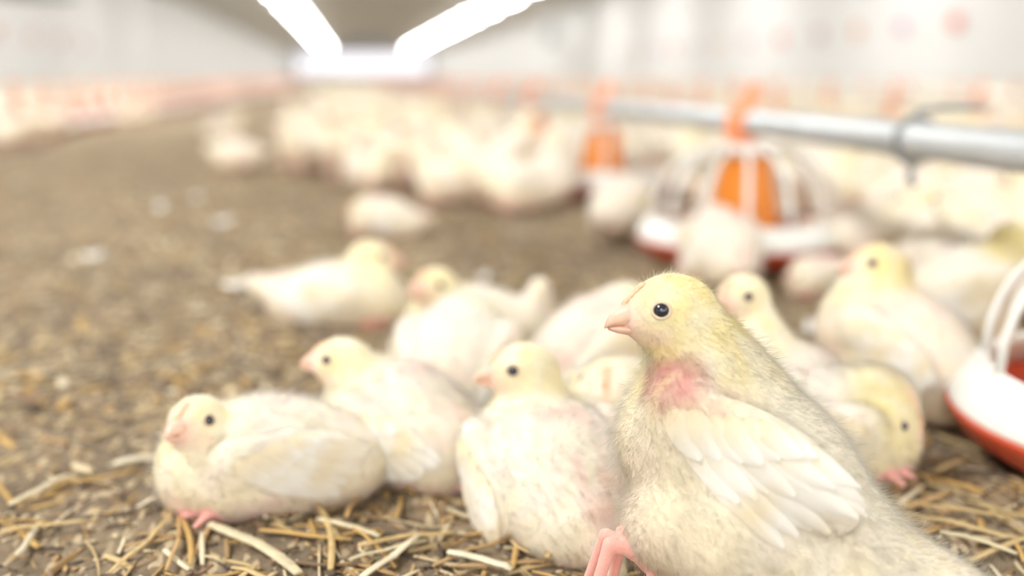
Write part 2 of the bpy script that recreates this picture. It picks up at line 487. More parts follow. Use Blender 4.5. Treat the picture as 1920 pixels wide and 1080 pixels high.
class Chick:
    """shape of one chick in its own frame: x forward, y left, z up, z=0 the litter"""
    def __init__(c, s=1.0, bz=0.055, pitch=0.1, head=(0.07, 0, 0.10), hyaw=0.0, hpitch=0.0, legs='sit', tail=0.35,
                 fat=(1, 1, 1), wing_drop=(0.15, 0.15), wing_out=(0, 0), yellow=0.3, neck_r=1.0, leg_pose=None, head_s=1.0, rump=1.0,
                 wing_len=1.0, tail_r=1.0, wing_x=0.0, wing_z=0.0, neck_bend=(0, 0, 0), hroll=0.0, pink=0.5):
        c.s = s; c.C = np.array((0, 0, bz)); c.T = rotm(0, pitch); c.fat = np.array(fat)
        c.head = np.array(head, float); c.HR = rotm(hyaw, hpitch, hroll); c.hs = s * head_s * 0.88
        c.legs = legs; c.yellow = yellow; c.pinkness = pink; c.wing_drop = wing_drop; c.wing_out = wing_out; c.wing_len = wing_len
        P_ = []       # (kind, args, k)
        ell = lambda ctr, r, R, k: P_.append(('e', np.array(ctr), np.array(r), R, k))
        cap = lambda a, b, ra, rb, k: P_.append(('c', np.array(a), np.array(b), ra, rb, k))
        tl = lambda v: c.C + c.T @ (np.array(v) * s * c.fat)
        I = np.eye(3)
        # trunk
        ell(tl((0, 0, 0)), s * c.fat * (0.060, 0.044, 0.045), c.T, 0)
        ell(tl((0.034, 0, -0.006)), s * c.fat * (0.036, 0.038, 0.038), c.T, 0.014 * s)
        ell(tl((-0.042, 0, -0.004)), s * c.fat * (0.034, 0.034, 0.032) * rump, c.T, 0.014 * s)
        # tail tuft
        t0 = tl((-0.062, 0, 0.006)); tdir = c.T @ np.array((-math.cos(tail), 0, math.sin(tail)))
        cap(t0, t0 + tdir * 0.030 * s * tail_r, 0.018 * s * tail_r, 0.007 * s * tail_r ** 2, 0.014 * s)
        c.tail = (t0, tdir)
        # neck as a bent chain
        n0 = tl((0.036, 0, 0.014)); n3 = c.head + c.HR @ np.array((-0.006, 0, -0.006)) * c.hs
        mid = (n0 + n3) / 2 + c.T @ np.array((0.012, 0, 0.0)) * s * 0.3 + np.array(neck_bend) * s
        pts = []
        for t in np.linspace(0, 1, 6): pts.append((1 - t) ** 2 * n0 + 2 * t * (1 - t) * mid + t * t * n3)
        rr = np.linspace(1, 0, 6) ** 1.3 * (0.026 * s * neck_r - 0.0135 * c.hs * neck_r) + 0.0135 * c.hs * neck_r
        for i in range(5): cap(pts[i], pts[i + 1], rr[i], rr[i + 1], 0.010 * s)
        c.neck = pts
        # head
        H = lambda v: c.head + c.HR @ (np.array(v) * c.hs)
        c.H = H
        ell(H((0, 0, 0.001)), c.hs * np.array((0.0235, 0.0190, 0.0200)), c.HR, 0.006 * s)
        ell(H((0.013, 0, -0.004)), c.hs * np.array((0.0150, 0.0112, 0.0112)), c.HR, 0.007 * s)
        ell(H((-0.004, 0, -0.008)), c.hs * np.array((0.0190, 0.0165, 0.0145)), c.HR, 0.006 * s)
        # thighs, shanks, toes
        c.toes = []; c.claws = []
        for sd in (1, -1):
            if legs == 'sit':
                th = np.array((0.018 * s, sd * 0.030 * s * c.fat[1], 0.024 * s))
                ell(th, s * np.array((0.028, 0.016, 0.020)), I, 0.014 * s)
                hock = np.array((-0.012 * s, sd * 0.030 * s * c.fat[1], 0.008 * s)); foot = np.array((0.030 * s, sd * 0.030 * s * c.fat[1], 0.0055 * s)); c.toes.append((hock, foot))
                cap(hock, foot, 0.0050 * s, 0.0045 * s, 0.004 * s)
                fy = 0.0
            elif legs == 'none':
                continue
            else:
                lp = (leg_pose or {}).get(sd, {})
                hip = tl((-0.006, sd * 0.026, -0.022)); kn = np.array(lp.get('knee', (0.022 * s, sd * 0.030 * s, c.C[2] - 0.045 * s)))
                hock = np.array(lp.get('hock', (-0.012 * s, sd * 0.028 * s, 0.034 * s))); foot = np.array(lp.get('foot', (0.010 * s, sd * 0.030 * s, 0.006 * s)))
                cap(hip, kn, 0.027 * s, 0.020 * s, 0.014 * s); cap(kn, hock, 0.018 * s, 0.0065 * s, 0.010 * s)
                cap(hock, foot, 0.0050 * s, 0.0045 * s, 0.003 * s)
                fy = lp.get('yaw', 0.0)
                c.toes.append((hock, foot))
            for a, L in ((0.0, 0.030), (0.62, 0.024), (-0.62, 0.024), (math.pi, 0.013)):
                d = np.array((math.cos(a + fy), math.sin(a + fy), 0))
                m = foot + d * L * 0.5 * s + np.array((0, 0, 0.003 * s)); e = foot + d * L * s; m[2] = max(m[2], 0.005 * s); e[2] = 0.0030 * s
                c.claws.append((foot, m)); c.claws.append((m, e)); cap(foot, m, 0.0040 * s, 0.0034 * s, 0.002 * s); cap(m, e, 0.0034 * s, 0.0019 * s, 0.001 * s)
        c.tl = tl
        # wings: a flattened pad on each side
        c.wings = {}
        wl2 = wing_len if hasattr(wing_len, '__len__') else (wing_len, wing_len); c.wlen = {1: wl2[0], -1: wl2[1]}
        for i, sd in enumerate((1, -1)):
            wing_len = wl2[i]
            W = c.T @ rotm(-sd * (wing_out[i] - 0.17), wing_drop[i], 0)
            root = tl((0.026 + wing_x, sd * (0.036 - 0.4 * wing_x), 0.020 + wing_z)); ctr = root + W @ np.array((-0.036 * wing_len, sd * 0.006, -0.008)) * s
            ell(ctr, s * np.array((0.040 * wing_len, 0.0085, 0.0235)), W, 0.004 * s)
            ell(root + W @ np.array((-0.006, sd * 0.004, -0.006)) * s, s * np.array((0.016, 0.010, 0.017)), W, 0.008 * s)
            c.wings[sd] = (root, W, ctr)
        c.P = P_
        allp = np.array([x[1] for x in P_] + [x[2] for x in P_ if x[0] == 'c'])
        rad = max([x[2].max() for x in P_ if x[0] == 'e'])
        pad = np.array((1, 1, 1)) * 0.004
        lo = np.min([x[1] - (x[2].max() if x[0] == 'e' else x[3]) for x in P_] + [x[2] - x[4] for x in P_ if x[0] == 'c'], 0) - pad
        hi = np.max([x[1] + (x[2].max() if x[0] == 'e' else x[3]) for x in P_] + [x[2] + x[4] for x in P_ if x[0] == 'c'], 0) + pad
        c.lo, c.hi = lo, hi

    def sdf(c, p):
        d = None
        for x in c.P:
            v = sd_ell(p, x[1], x[2], x[3]) if x[0] == 'e' else sd_cap(p, x[1], x[2], x[3], x[4])
            d = v if d is None else smin(d, v, x[-1])
        return d

    def grad(c, p, e=0.0008):
        g = np.stack([c.sdf(p + np.eye(3)[i] * e) - c.sdf(p - np.eye(3)[i] * e) for i in range(3)], -1)
        return g / (np.linalg.norm(g, axis=-1, keepdims=True) + 1e-9)

    def colour(c, p):
        s = c.s
        w = lambda x, a, b: np.clip((x - a) / (b - a), 0, 1)[:, None]
        q = (p - c.C) @ c.T / s
        h = (p - c.head) @ c.HR / c.hs
        col = np.tile(CREAM, (len(p), 1))
        n1 = vnoise(p / s, 45, 21)[:, None]; n2 = vnoise(p / s, 90, 33)[:, None]
        col = col + (WHITE - CREAM) * np.clip(w(q[:, 2], -0.02, 0.02) * 0.95 + n1, 0, 1)
        # yellow down of neck and head
        dn = np.min([sd_cap(p, c.neck[i], c.neck[i + 1], 0.0, 0.0) for i in range(2, 5)], 0)
        yw = np.maximum(1 - w(dn, 0.020 * s, 0.045 * s), 1 - w(np.linalg.norm(h, axis=1), 0.022, 0.034))
        col = col + (YELLOW - col) * np.clip(yw * c.yellow * (1 + n2), 0, 1)
        # yellow wash on rump and breast
        yb = np.clip(n2 * 1.6 + 0.2, 0, 1) * w(np.abs(q[:, 0]), 0.01, 0.06)
        col = col + (YELLOW - col) * yb * 0.45 * (0.4 + c.yellow)
        # thinly covered pink skin low on the belly and behind the wing
        pk = (1 - w(q[:, 2], -0.040, -0.005)) * 0.8 + np.clip(n1 * 1.5 + 0.22, 0, 1) * 0.75
        pk = pk * (1 - yw)
        col = col + (PINK - col) * np.clip(pk * c.pinkness * 0.8, 0, 0.6)
        # face: pinkish around beak base and below the eye
        fc = (1 - w(np.linalg.norm(h - np.array((0.022, 0, -0.004)), axis=1), 0.006, 0.016))
        fc2 = (1 - w(np.linalg.norm((h - np.array((0.010, 0, -0.010))) * (1, 0.55, 1.5), axis=1), 0.006, 0.016)) * 0.5
        col = col + (PINK - col) * np.clip(np.maximum(fc * 0.95, fc2), 0, 0.9)
        cz = (1 - w(np.abs(h[:, 1]), 0.002, 0.0055)) * w(h[:, 0], 0.010, 0.016) * w(h[:, 2], -0.002, 0.003)
        col = col + (np.array((0.90, 0.58, 0.40)) - col) * cz * 0.8
        # scaly legs
        leg = np.zeros(len(p))
        for hock, foot in c.toes:
            leg = np.maximum(leg, np.clip((0.0085 * s - sd_cap(p, hock, foot, 0.0, 0.0)) / (0.002 * s), 0, 1))
        for a_, b_ in c.claws:
            leg = np.maximum(leg, np.clip((0.0075 * s - sd_cap(p, a_, b_, 0.0, 0.0)) / (0.002 * s), 0, 1))
        col = col + (LEG - col) * leg[:, None]
        c._leg = leg
        return np.clip(col, 0, 1), leg, h, q


def strands(verts_p, nrm, flow, col, length, width, lift, seg_droop=0.35):
    """tapered blades rooted at points; returns verts, faces, colours, normals"""
    n = len(verts_p)
    jit = RNG.normal(0, 0.55, (n, 3))
    d = flow + nrm * lift + jit * 0.45
    d /= np.linalg.norm(d, axis=1, keepdims=True)
    side = np.cross(d, nrm + RNG.normal(0, 0.6, (n, 3))); side /= np.linalg.norm(side, axis=1, keepdims=True) + 1e-9
    L = length[:, None] * RNG.uniform(0.6, 1.25, (n, 1)); w = width
    a = verts_p - nrm * 0.0006
    mid = a + d * L * 0.5
    d2 = d + RNG.normal(0, 0.28, (n, 3)) - np.array((0, 0, seg_droop * 0.25)) ; d2 /= np.linalg.norm(d2, axis=1, keepdims=True)
    tip = mid + d2 * L * 0.5
    V = np.stack([a - side * w, a + side * w, mid + side * w * 0.75, mid - side * w * 0.75, tip + side * w * 0.2, tip - side * w * 0.2], 1).reshape(-1, 3)
    b = np.arange(n)[:, None] * 6
    Fc = np.concatenate([b + np.array([[0, 1, 2, 3]]), b + np.array([[3, 2, 4, 5]])], 1).reshape(-1, 4)
    return V, Fc, np.repeat(col, 6, 0), np.repeat(nrm, 6, 0)


def feather_blades(c, sd, n_long=9, res=7):
    """overlapping wing feathers, laid on the wing pad"""
    root, W, ctr = c.wings[sd]; s = c.s; wl = c.wlen[sd]
    V = []; Q = []; K = []; FR = []
    rows = [  # count, x0..x1, z0..z1 of roots (wing frame, from root), length, width, level, angle range
        (n_long, (-0.012, -0.052), (-0.012, 0.006), (0.050, 0.034), 0.0060, 0.0006, (-0.32, 0.05)),
        (8, (-0.006, -0.044), (-0.006, 0.010), (0.034, 0.028), 0.0062, 0.0010, (-0.42, 0.04)),
        (7, (0.000, -0.034), (0.000, 0.012), (0.025, 0.020), 0.0060, 0.0014, (-0.55, -0.02)),
    ]
    for (n, xs, zs, Ls, wd, lvl, ang) in rows:
        for i in range(n):
            t = i / (n - 1)
            r0 = np.array((xs[0] + (xs[1] - xs[0]) * t, sd * 0.012, zs[0] + (zs[1] - zs[0]) * t)) * np.array((wl, 1, 1))
            L = (Ls[0] + (Ls[1] - Ls[0]) * t) * wl * random.uniform(0.92, 1.06)
            a = ang[0] + (ang[1] - ang[0]) * t + random.uniform(-0.04, 0.04)
            d = np.array((-math.cos(a), 0, math.sin(a))); u = np.array((-d[2], 0, d[0]))
            base = len(V); m = res
            lift_t = 0.0008 * random.uniform(0.4, 1.4)
            for j in range(m):
                f = j / (m - 1)
                ww = wd * (math.sin(math.pi * min(1, 0.18 + 0.72 * f)) ** 0.7) * (1.0 if f < 0.97 else 0.5)
                for k in (-1, -0.5, 0, 0.5, 1):
                    p = r0 + d * L * f + u * ww * k
                    V.append(root + W @ (p * s)); FR.append(f + (0.25 if lvl < 0.001 else 0.0 if lvl > 0.0012 else 0.15)); K.append((lvl + 0.0009 * (1 - k * k) + 0.0005 * (i % 2) + lift_t * f * f + 0.0006 * (k * 0.5 + 0.5) - 0.0042 * max(0, 1 - f / 0.4) ** 1.5) * s)
            for j in range(m - 1):
                for k in range(4):
                    q = base + j * 5 + k
                    Q.append((q, q + 1, q + 6, q + 5))
    V = np.array(V); K = np.array(K)
    for _ in range(5):
        dd = c.sdf(V); g = c.grad(V)
        step = np.clip(K - dd, -0.004, 0.004)
        # keep the feather ends that hang past the pad free
        V = V + g * (step * np.where(dd > 0.010 * s, 0.25, 0.9))[:, None]
    col = np.tile(np.array((0.92, 0.90, 0.84)), (len(V), 1)) * (1 + RNG.normal(0, 0.015, (len(V), 1)))
    n1 = vnoise(V / s, 60, 71)[:, None]
    fr = np.clip(1 - (np.array(FR) - 0.25) / 0.55, 0, 1)[:, None]
    col = col + (CREAM * (1.0, 0.985, 0.95) - col) * np.clip(np.maximum(n1 * 2 + 0.2, fr), 0, 1)
    return V, np.array(Q), np.clip(col, 0, 1)


def beak_mesh(c):
    """two mandibles, in the head frame"""
    H = c.H; b = MB(); n = 12
    def loft(sec):
        v = []; f = []
        for (x, z, w, hu, hd) in sec:
            for k in range(n):
                a = 2 * math.pi * k / n
                zz = math.sin(a); v.append(H((x, w * math.cos(a), z + (hu if zz > 0 else hd) * zz)))
        for i in range(len(sec) - 1):
            for k in range(n):
                k2 = (k + 1) % n; f.append((i * n + k, i * n + k2, (i + 1) * n + k2, (i + 1) * n + k))
        f.append(tuple(range(n - 1, -1, -1))); f.append(tuple((len(sec) - 1) * n + k for k in range(n)))
        b.add(v, f)
    loft([(0.013, -0.0015, 0.0100, 0.0095, 0.0050), (0.020, -0.0022, 0.0096, 0.0094, 0.0050), (0.0250, -0.0034, 0.0082, 0.0082, 0.0046), (0.0290, -0.0048, 0.0062, 0.0066, 0.0040),
          (0.0320, -0.0062, 0.0044, 0.0048, 0.0032), (0.0341, -0.0080, 0.0026, 0.0030, 0.0024), (0.0352, -0.0098, 0.0010, 0.0013, 0.0012)])
    low = MB(); b2 = b; b = low
    loft([(0.008, -0.0078, 0.0100, 0.0014, 0.0048), (0.016, -0.0082, 0.0094, 0.0014, 0.0050), (0.023, -0.0088, 0.0076, 0.0016, 0.0044), (0.029, -0.0094, 0.0054, 0.0014, 0.0034), (0.0325, -0.0100, 0.0028, 0.0008, 0.0018), (0.0336, -0.0102, 0.0010, 0.0004, 0.0008)])
    return b2, low


def comb_mesh(c):
    b = MB(); H = c.H
    pts = []
    for x, z in ((0.0275, 0.002), (0.0260, 0.005), (0.0240, 0.008), (0.0215, 0.0105), (0.0190, 0.013)):
        p = H((x, 0, z))[None, :]
        for _ in range(8): p = p - c.grad(p) * c.sdf(p)[:, None]
        pts.append((p[0], c.grad(p)[0]))
    for i, (p, g) in enumerate(pts):
        k = c.hs
        b.tube([p, p + g * 0.0010 * k, p + g * (0.0013 if i % 2 else 0.0010) * k], [0.0026 * k, 0.0022 * k, 0.0008 * k], n=8)
    b.tube([p - g * 0.0004 * c.hs for p, g in pts], [0.0020 * c.hs, 0.0023 * c.hs, 0.0023 * c.hs, 0.0020 * c.hs, 0.0012 * c.hs], n=8)
    return b


def eye_meshes(c, sd):
    H = c.H; b = MB(); ctr = np.array((0.0120, sd * 0.0165, 0.0045))
    # find the skin
    p = H(ctr)[None, :]
    for _ in range(6): p = p - c.grad(p) * c.sdf(p)[:, None]
    nrm = c.grad(p)[0]; p = p[0]
    r = 0.0042 * c.hs
    o = Vector(p - nrm * r * 0.45)
    v = []; f = []
    for i in range(9):
        for k in range(16):
            th = math.pi * i / 8; ph = 2 * math.pi * k / 16
            v.append(o + Vector((math.sin(th) * math.cos(ph), math.sin(th) * math.sin(ph), math.cos(th))) * r)
    for i in range(8):
        for k in range(16):
            k2 = (k + 1) % 16; f.append((i * 16 + k, i * 16 + k2, (i + 1) * 16 + k2, (i + 1) * 16 + k))
    b.add(v, f)
    lid = MB(); nv = Vector(nrm); a = nv.cross(Vector((0, 0, 1))).normalized(); bb = nv.cross(a)
    pc = Vector(p) + nv * 0.0001
    ring = [pc + (a * math.cos(t) * 1.12 + bb * math.sin(t)) * r * 0.98 for t in np.linspace(0, 2 * math.pi, 21)]
    lid.tube(ring, 0.0009 * c.hs, n=6, cap=False)
    return b, lid


def build_chick(c, name='chick', h=0.0022, down=9000, down_len=0.006, feathers=True, face=True, down_w=0.00022, patches=None):
    root = empty(name, (0, 0, 0))
    v, q = surface_nets(c.sdf, c.lo, c.hi, h)
    v = v - c.grad(v) * c.sdf(v)[:, None] * 0.8
    col, leg, hh, qq = c.colour(v)
    if patches: col = patches(c, v, col, hh, qq)
    mesh_np('body', v, q, M_BODY, root, colors=col)
    if down:
        # strands
        a = v[q[:, 0]]; bq = v[q[:, 1]]; cq = v[q[:, 2]]; dq = v[q[:, 3]]
        area = np.linalg.norm(np.cross(cq - a, dq - bq), axis=1)
        hf = hh[q[:, 0]]
        den = area * (1 - np.clip(leg[q[:, 0]] * 2, 0, 1))
        facew = np.clip((np.linalg.norm(hf - np.array((0.026, 0, -0.005)), axis=1) - 0.011) / 0.006, 0, 1)
        for sd in (1, -1):
            facew *= np.clip((np.linalg.norm(hf - np.array((0.012, sd * 0.0168, 0.0045)), axis=1) - 0.0050) / 0.002, 0, 1)
        facew *= np.where((np.abs(hf[:, 1]) < 0.0040) & (hf[:, 0] > 0.011) & (hf[:, 2] > 0.0), 0.0, 1.0)
        facew *= np.clip((col[q[:, 0], 2] - 0.24) / 0.14, 0.15, 1)
        den = den * facew
        den = den / den.sum()
        fi = RNG.choice(len(q), down, p=den)
        u, w_ = RNG.random((2, down, 1))
        p = (a[fi] * (1 - u) + bq[fi] * u) * (1 - w_) + (dq[fi] * (1 - u) + cq[fi] * u) * w_
        nr = c.grad(p)
        hd = np.linalg.norm((p - c.head) @ c.HR / c.hs, axis=1)
        onhead = np.clip((0.034 - hd) / 0.012, 0, 1)[:, None]
        fl = (-c.T[:, 0]) * (1 - onhead) + (-c.HR[:, 0] * 0.8 - c.HR[:, 2] * 0.5) * onhead
        dneck = np.min([sd_cap(p, c.neck[i], c.neck[i + 1], 0.0, 0.0) for i in range(1, 5)], 0)
        nk = np.clip((0.036 * c.s - dneck) / (0.01 * c.s), 0, 1)[:, None] * (1 - onhead)
        ndir = (c.neck[0] - c.neck[4]); ndir = ndir / np.linalg.norm(ndir)
        fl = fl * (1 - nk) + ndir * nk
        fl = fl - nr * (fl * nr).sum(1, keepdims=True)
        fl /= np.linalg.norm(fl, axis=1, keepdims=True) + 1e-9
        cc = col[q[fi, 0]]
        lt = np.clip((cc[:, 2:3] - 0.30) / 0.2, 0, 1)
        cc = np.clip((1 - (1 - cc) * (1 - 0.34 * lt)) * (1 + RNG.normal(0.0, 0.05, (down, 1))), 0, 0.97)
        wingy = np.zeros(down)
        for sd in (1, -1):
            rt, W, ctr = c.wings[sd]
            pw = (p - ctr) @ W / c.s
            on = (np.abs(pw[:, 0]) < 0.040 * c.wlen[sd]) & (np.abs(pw[:, 2]) < 0.021) & (sd * pw[:, 1] > -0.004) & (pw[:, 0] < 0.02)
            wingy = np.maximum(wingy, on * 1.0)
        L = down_len * c.s * (1 - 0.45 * onhead[:, 0]) * (1 - 0.25 * wingy)
        sv, sf, sc, sn = strands(p, nr, fl, cc, L, down_w, 0.55)
        k_ = RNG.random(down) < 0.22
        v2, f2, c2, n2 = strands(p[k_], nr[k_], fl[k_], np.clip(cc[k_] * 1.05, 0, 0.95), L[k_] * 1.8, down_w * 0.7, 1.4)
        sf = np.concatenate([sf, f2 + len(sv)]); sv = np.concatenate([sv, v2]); sc = np.concatenate([sc, c2]); sn = np.concatenate([sn, n2])
        tag(mesh_np('down', sv, sf, M_DOWN, root, colors=sc, normals=sn, smooth=False), kind='stuff')
    if feathers:
        for sd in (1, -1):
            fv, fq_, fc = feather_blades(c, sd)
            me = mesh_np('wing_feathers', fv, fq_, M_FEATHER, root, colors=fc)
            n = np.zeros(len(fv) * 3, np.float32); me.data.vertex_normals.foreach_get('vector', n)
            n = n.reshape(-1, 3); g = c.grad(fv); n *= np.sign((n * g).sum(1, keepdims=True) + 1e-9)
            a = me.data.attributes.new('nrm', 'FLOAT_VECTOR', 'POINT'); a.data.foreach_set('vector', n.ravel())
    if face:
        up, lowb = beak_mesh(c)
        bo = up.build('beak', M_BEAK, root); lowb.build('lower_mandible', M_BEAK, bo)
        comb_mesh(c).build('comb', M_COMB, root)
        for sd in (1, -1):
            e, l = eye_meshes(c, sd)
            eo = e.build('eye', M_EYE, root); l.build('eyelid', M_LID, eo)
    return root


BODY_BASE = {}


def placed_chick(label, body, contact, heading, head, hhead, dh=0.0, hpitch=0.0, pitch=0.1, s=1.0, group=None, opts=None, bopts=None, dd=0.0, leg_px=None):
    """body, head: pixels of trunk centre and skull centre; contact: row where the litter lies under the trunk;
    headings seen from above: 0 to the right of the picture, 90 away, 180 left, 270 towards the camera"""
    g = gp(body[0], contact); dep = depth(g) + dd
    bw = P(body[0], body[1], dep)
    yaw = math.radians(heading) + YAW
    base = Vector((bw.x, bw.y, 0))
    R = Matrix.Rotation(-yaw, 3, 'Z')
    hw = P(head[0], head[1], dep + dh)
    hl = R @ (hw - base)
    for sd, kv in (leg_px or {}).items():
        opts['leg_pose'][sd].update({k_: tuple(R @ (P(v_[0], v_[1], dep + v_[2]) - base)) for k_, v_ in kv.items()})
    o = dict(opts or {})
    c = Chick(s=s, bz=bw.z, pitch=pitch, head=tuple(hl), hyaw=math.radians(hhead - heading), hpitch=hpitch, **o)
    r = build_chick(c, **(bopts or {}))
    r.location = base; r.rotation_euler = (0, 0, yaw)
    tag(r, label, 'chick', group)
    tip = c.H((0.0366, 0, -0.0105)); Rz = Matrix.Rotation(yaw, 3, 'Z')
    ey = [proj(base + Rz @ Vector(c.H((0.012, sd * 0.0168, 0.0045)))) for sd in (1, -1)]
    print('CHICK %-52s bz %.3f px/m %.0f head_local %s tip (%.0f,%.0f) eyes %s' % (label[:52], bw.z, F / dep, np.round(hl, 3), *proj(base + Rz @ Vector(tip)), [tuple(round(a) for a in e) for e in ey]))
    FOOT.append((base.x, base.y, 0.07 * s))
    return r, c


FOOT = []


def hero_patch(c, v, col, h, q):
    # bare rosy skin at the front of the neck
    far_head = np.clip((np.linalg.norm(v - c.head, axis=1)[:, None] / c.s - 0.035) / 0.02, 0, 1)
    col = col + (np.array((0.94, 0.86, 0.66)) - col) * 0.4 * far_head * (1 - c._leg[:, None])
    n0 = c.neck[2] * 0.55 + c.neck[1] * 0.45
    lo = (v - n0) @ c.HR / c.s
    d = np.linalg.norm((lo - HERO_BARE) * (1.0, 0.8, 0.75), axis=1)
    w = np.clip((0.0180 - d) / 0.006, 0, 1)[:, None] * (0.95 + 0.9 * vnoise(v, 140, 5)[:, None])
    col = col + (ROSE - col) * np.clip(w, 0, 0.95)
    rt, W, ctr = c.wings[1]
    pw = (v - rt) @ W / c.s
    d = np.linalg.norm((pw - np.array((-0.020, 0.008, 0.006))) * (0.8, 0.6, 1.6), axis=1)
    w = np.clip((0.020 - d) / 0.012, 0, 1)[:, None] * 0.35
    return col + (PINK - col) * w


HERO_BARE = np.array((0.016, 0.012, -0.004))
HS = 1.14
placed_chick('large sharp cream chick standing tallest in the right foreground, head in profile',
             body=(1415, 900), contact=1190, heading=150, head=(1262, 588), hhead=188, dh=-0.012, hpitch=0.12, pitch=0.72, s=HS,
             leg_px={-1: dict(knee=(1250, 1000, 0.01), hock=(1225, 1000, 0.02), foot=(1192, 1030, -0.005))},
             opts=dict(legs='stand', yellow=0.75, neck_r=1.18, tail=0.5, tail_r=1.75, fat=(1.02, 1.0, 1.0), wing_drop=(-0.36, 0.1), wing_len=(1.2, 0.7), wing_out=(0.17, -0.1), wing_x=0.024, wing_z=-0.006, head_s=1.0, rump=1.1, pink=0.35,
                       leg_pose={1: dict(knee=(0.030, 0.036, 0.062), hock=(0.000, 0.038, 0.028), foot=(0.018, 0.038, 0.007)), -1: dict()}),
             bopts=dict(h=0.0014, down=80000, down_len=0.0050, down_w=0.00011, patches=hero_patch))

MID = dict(h=0.0022, down=16000, down_len=0.0055, down_w=0.0002)
placed_chick('sitting chick with pink rump behind, left of the large foreground chick', (1035, 885), 965, 112, (985, 698), 188, dh=0.02, pitch=0.30, hpitch=0.15, s=1.06,
             opts=dict(yellow=0.5, fat=(1.0, 1.12, 1.0), wing_drop=(0.55, 0.2), wing_out=(0.16, 0.05), pink=1.0, tail=-0.2, head_s=1.08), bopts=MID)
placed_chick('white chick lying in straw at far left foreground, black eye towards us', (505, 862), 935, 196, (374, 796), 250, dh=-0.03, hpitch=0.35, pitch=0.06, s=1.02,
             opts=dict(yellow=0.45, wing_len=1.2, wing_drop=(0.05, 0.05), pink=0.7, fat=(1.08, 1.0, 1.0), head_s=1.06, neck_r=0.95), bopts=MID)
placed_chick('round chick with pink belly crouching right of the leftmost foreground chick', (755, 800), 878, 146, (645, 680), 178, dh=0.0, pitch=0.18, hpitch=0.2, s=1.06,
             opts=dict(yellow=0.45, wing_drop=(0.25, 0.2), pink=1.1, fat=(0.95, 1, 1.05)), bopts=MID)
FAR = dict(h=0.0028, down=6000, down_len=0.0055, down_w=0.0003)
placed_chick('resting chick facing right with white tail stuck out at left', (640, 560), 602, 350, (693, 488), 12, dh=0.0, pitch=0.02, hpitch=0.15, s=1.15,
             opts=dict(yellow=0.65, tail=0.30, tail_r=1.15, neck_r=0.85, fat=(1.05, 1, 0.9), head_s=1.15, pink=0.6), bopts=FAR)
placed_chick('chick with raised white tail, its head turned left above a white breast', (885, 610), 655, 168, (818, 542), 228, dh=-0.015, pitch=0.0, hpitch=0.3, s=1.05,
             opts=dict(yellow=0.65, tail=1.4, tail_r=1.25, neck_r=0.85, fat=(1.05, 1, 0.95), head_s=1.2, pink=0.6), bopts=FAR)
placed_chick('plump chick seen from behind in the middle of the resting group', (850, 692), 760, 80, (895, 655), 60, dh=0.09, pitch=0.35, s=1.18,
             opts=dict(yellow=0.5, pink=0.6), bopts=FAR)
placed_chick('pink-backed chick directly behind the foreground chick\'s beak', (1125, 655), 745, 35, (1190, 580), 20, dh=0.03, pitch=0.35, s=1.12,
             opts=dict(yellow=0.35, pink=1.2), bopts=FAR)
placed_chick('small pale chick peeping between two bigger ones, comb towards us', (1165, 770), 850, 250, (1142, 722), 262, dh=-0.02, pitch=0.2, s=0.95,
             opts=dict(yellow=0.45, head_s=1.15), bopts=FAR)
placed_chick('long-necked chick looking left just behind the foreground chick\'s nape', (1495, 755), 850, 166, (1395, 560), 212, dh=0.01, pitch=0.5, hpitch=0.12, s=1.02,
             opts=dict(yellow=0.45, neck_r=1.0, legs='stand', pink=0.7, head_s=1.05), bopts=MID)
placed_chick('yellow-headed chick bending its beak down to the litter at right', (1535, 800), 870, 352, (1650, 788), 342, dh=-0.02, hpitch=-0.2, pitch=0.0, s=1.08,
             opts=dict(yellow=1.0, neck_r=1.2, legs='sit', head_s=1.0), bopts=MID)
placed_chick('big chick walking away beside the nearest feeder, white wing, head turned left', (1690, 650), 765, 130, (1652, 502), 172, dh=0.01, hpitch=0.2, pitch=0.42, s=1.15,
             opts=dict(yellow=0.75, legs='stand', wing_drop=(0.1, 0.1), wing_out=(0.15, 0.0), pink=0.8, tail=-0.3, head_s=1.05, neck_r=1.25), bopts=FAR)
placed_chick('yellow chick at right edge behind the nearest feeder', (1805, 545), 625, 10, (1895, 452), 20, dh=0.0, pitch=0.25, s=1.12,
             opts=dict(yellow=1.0, legs='stand', pink=0.3, head_s=1.1), bopts=FAR)
placed_chick('chick with its back to us and head in the middle feeder pan', (1352, 465), 532, 95, (1345, 430), 95, dh=0.09, hpitch=-0.5, pitch=0.3, s=1.15,
             opts=dict(yellow=0.3, legs='stand', pink=1.2), bopts=FAR)
placed_chick('small pinkish chick lying at right foot of the middle feeder', (1545, 525), 552, 185, (1500, 518), 190, dh=-0.01, pitch=0.05, s=0.75,
             opts=dict(yellow=0.1, pink=1.3), bopts=FAR)
placed_chick('chick standing left of the middle feeder pan with its head down', (1165, 385), 448, 60, (1195, 372), 30, dh=0.05, hpitch=-0.3, pitch=0.3, s=1.1,
             opts=dict(yellow=0.6, legs='stand', pink=0.6), bopts=FAR)
placed_chick('lone chick lying on open litter above the resting group', (722, 412), 438, 165, (680, 392), 200, dh=0.0, pitch=0.1, s=1.0,
             opts=dict(yellow=0.5, pink=1.0), bopts=FAR)

# ------------------------------------------------------------------ feed line
FX = 0.0
f1 = gp(1390, 482); FLX = f1.x
PIPE_Z = 0.222


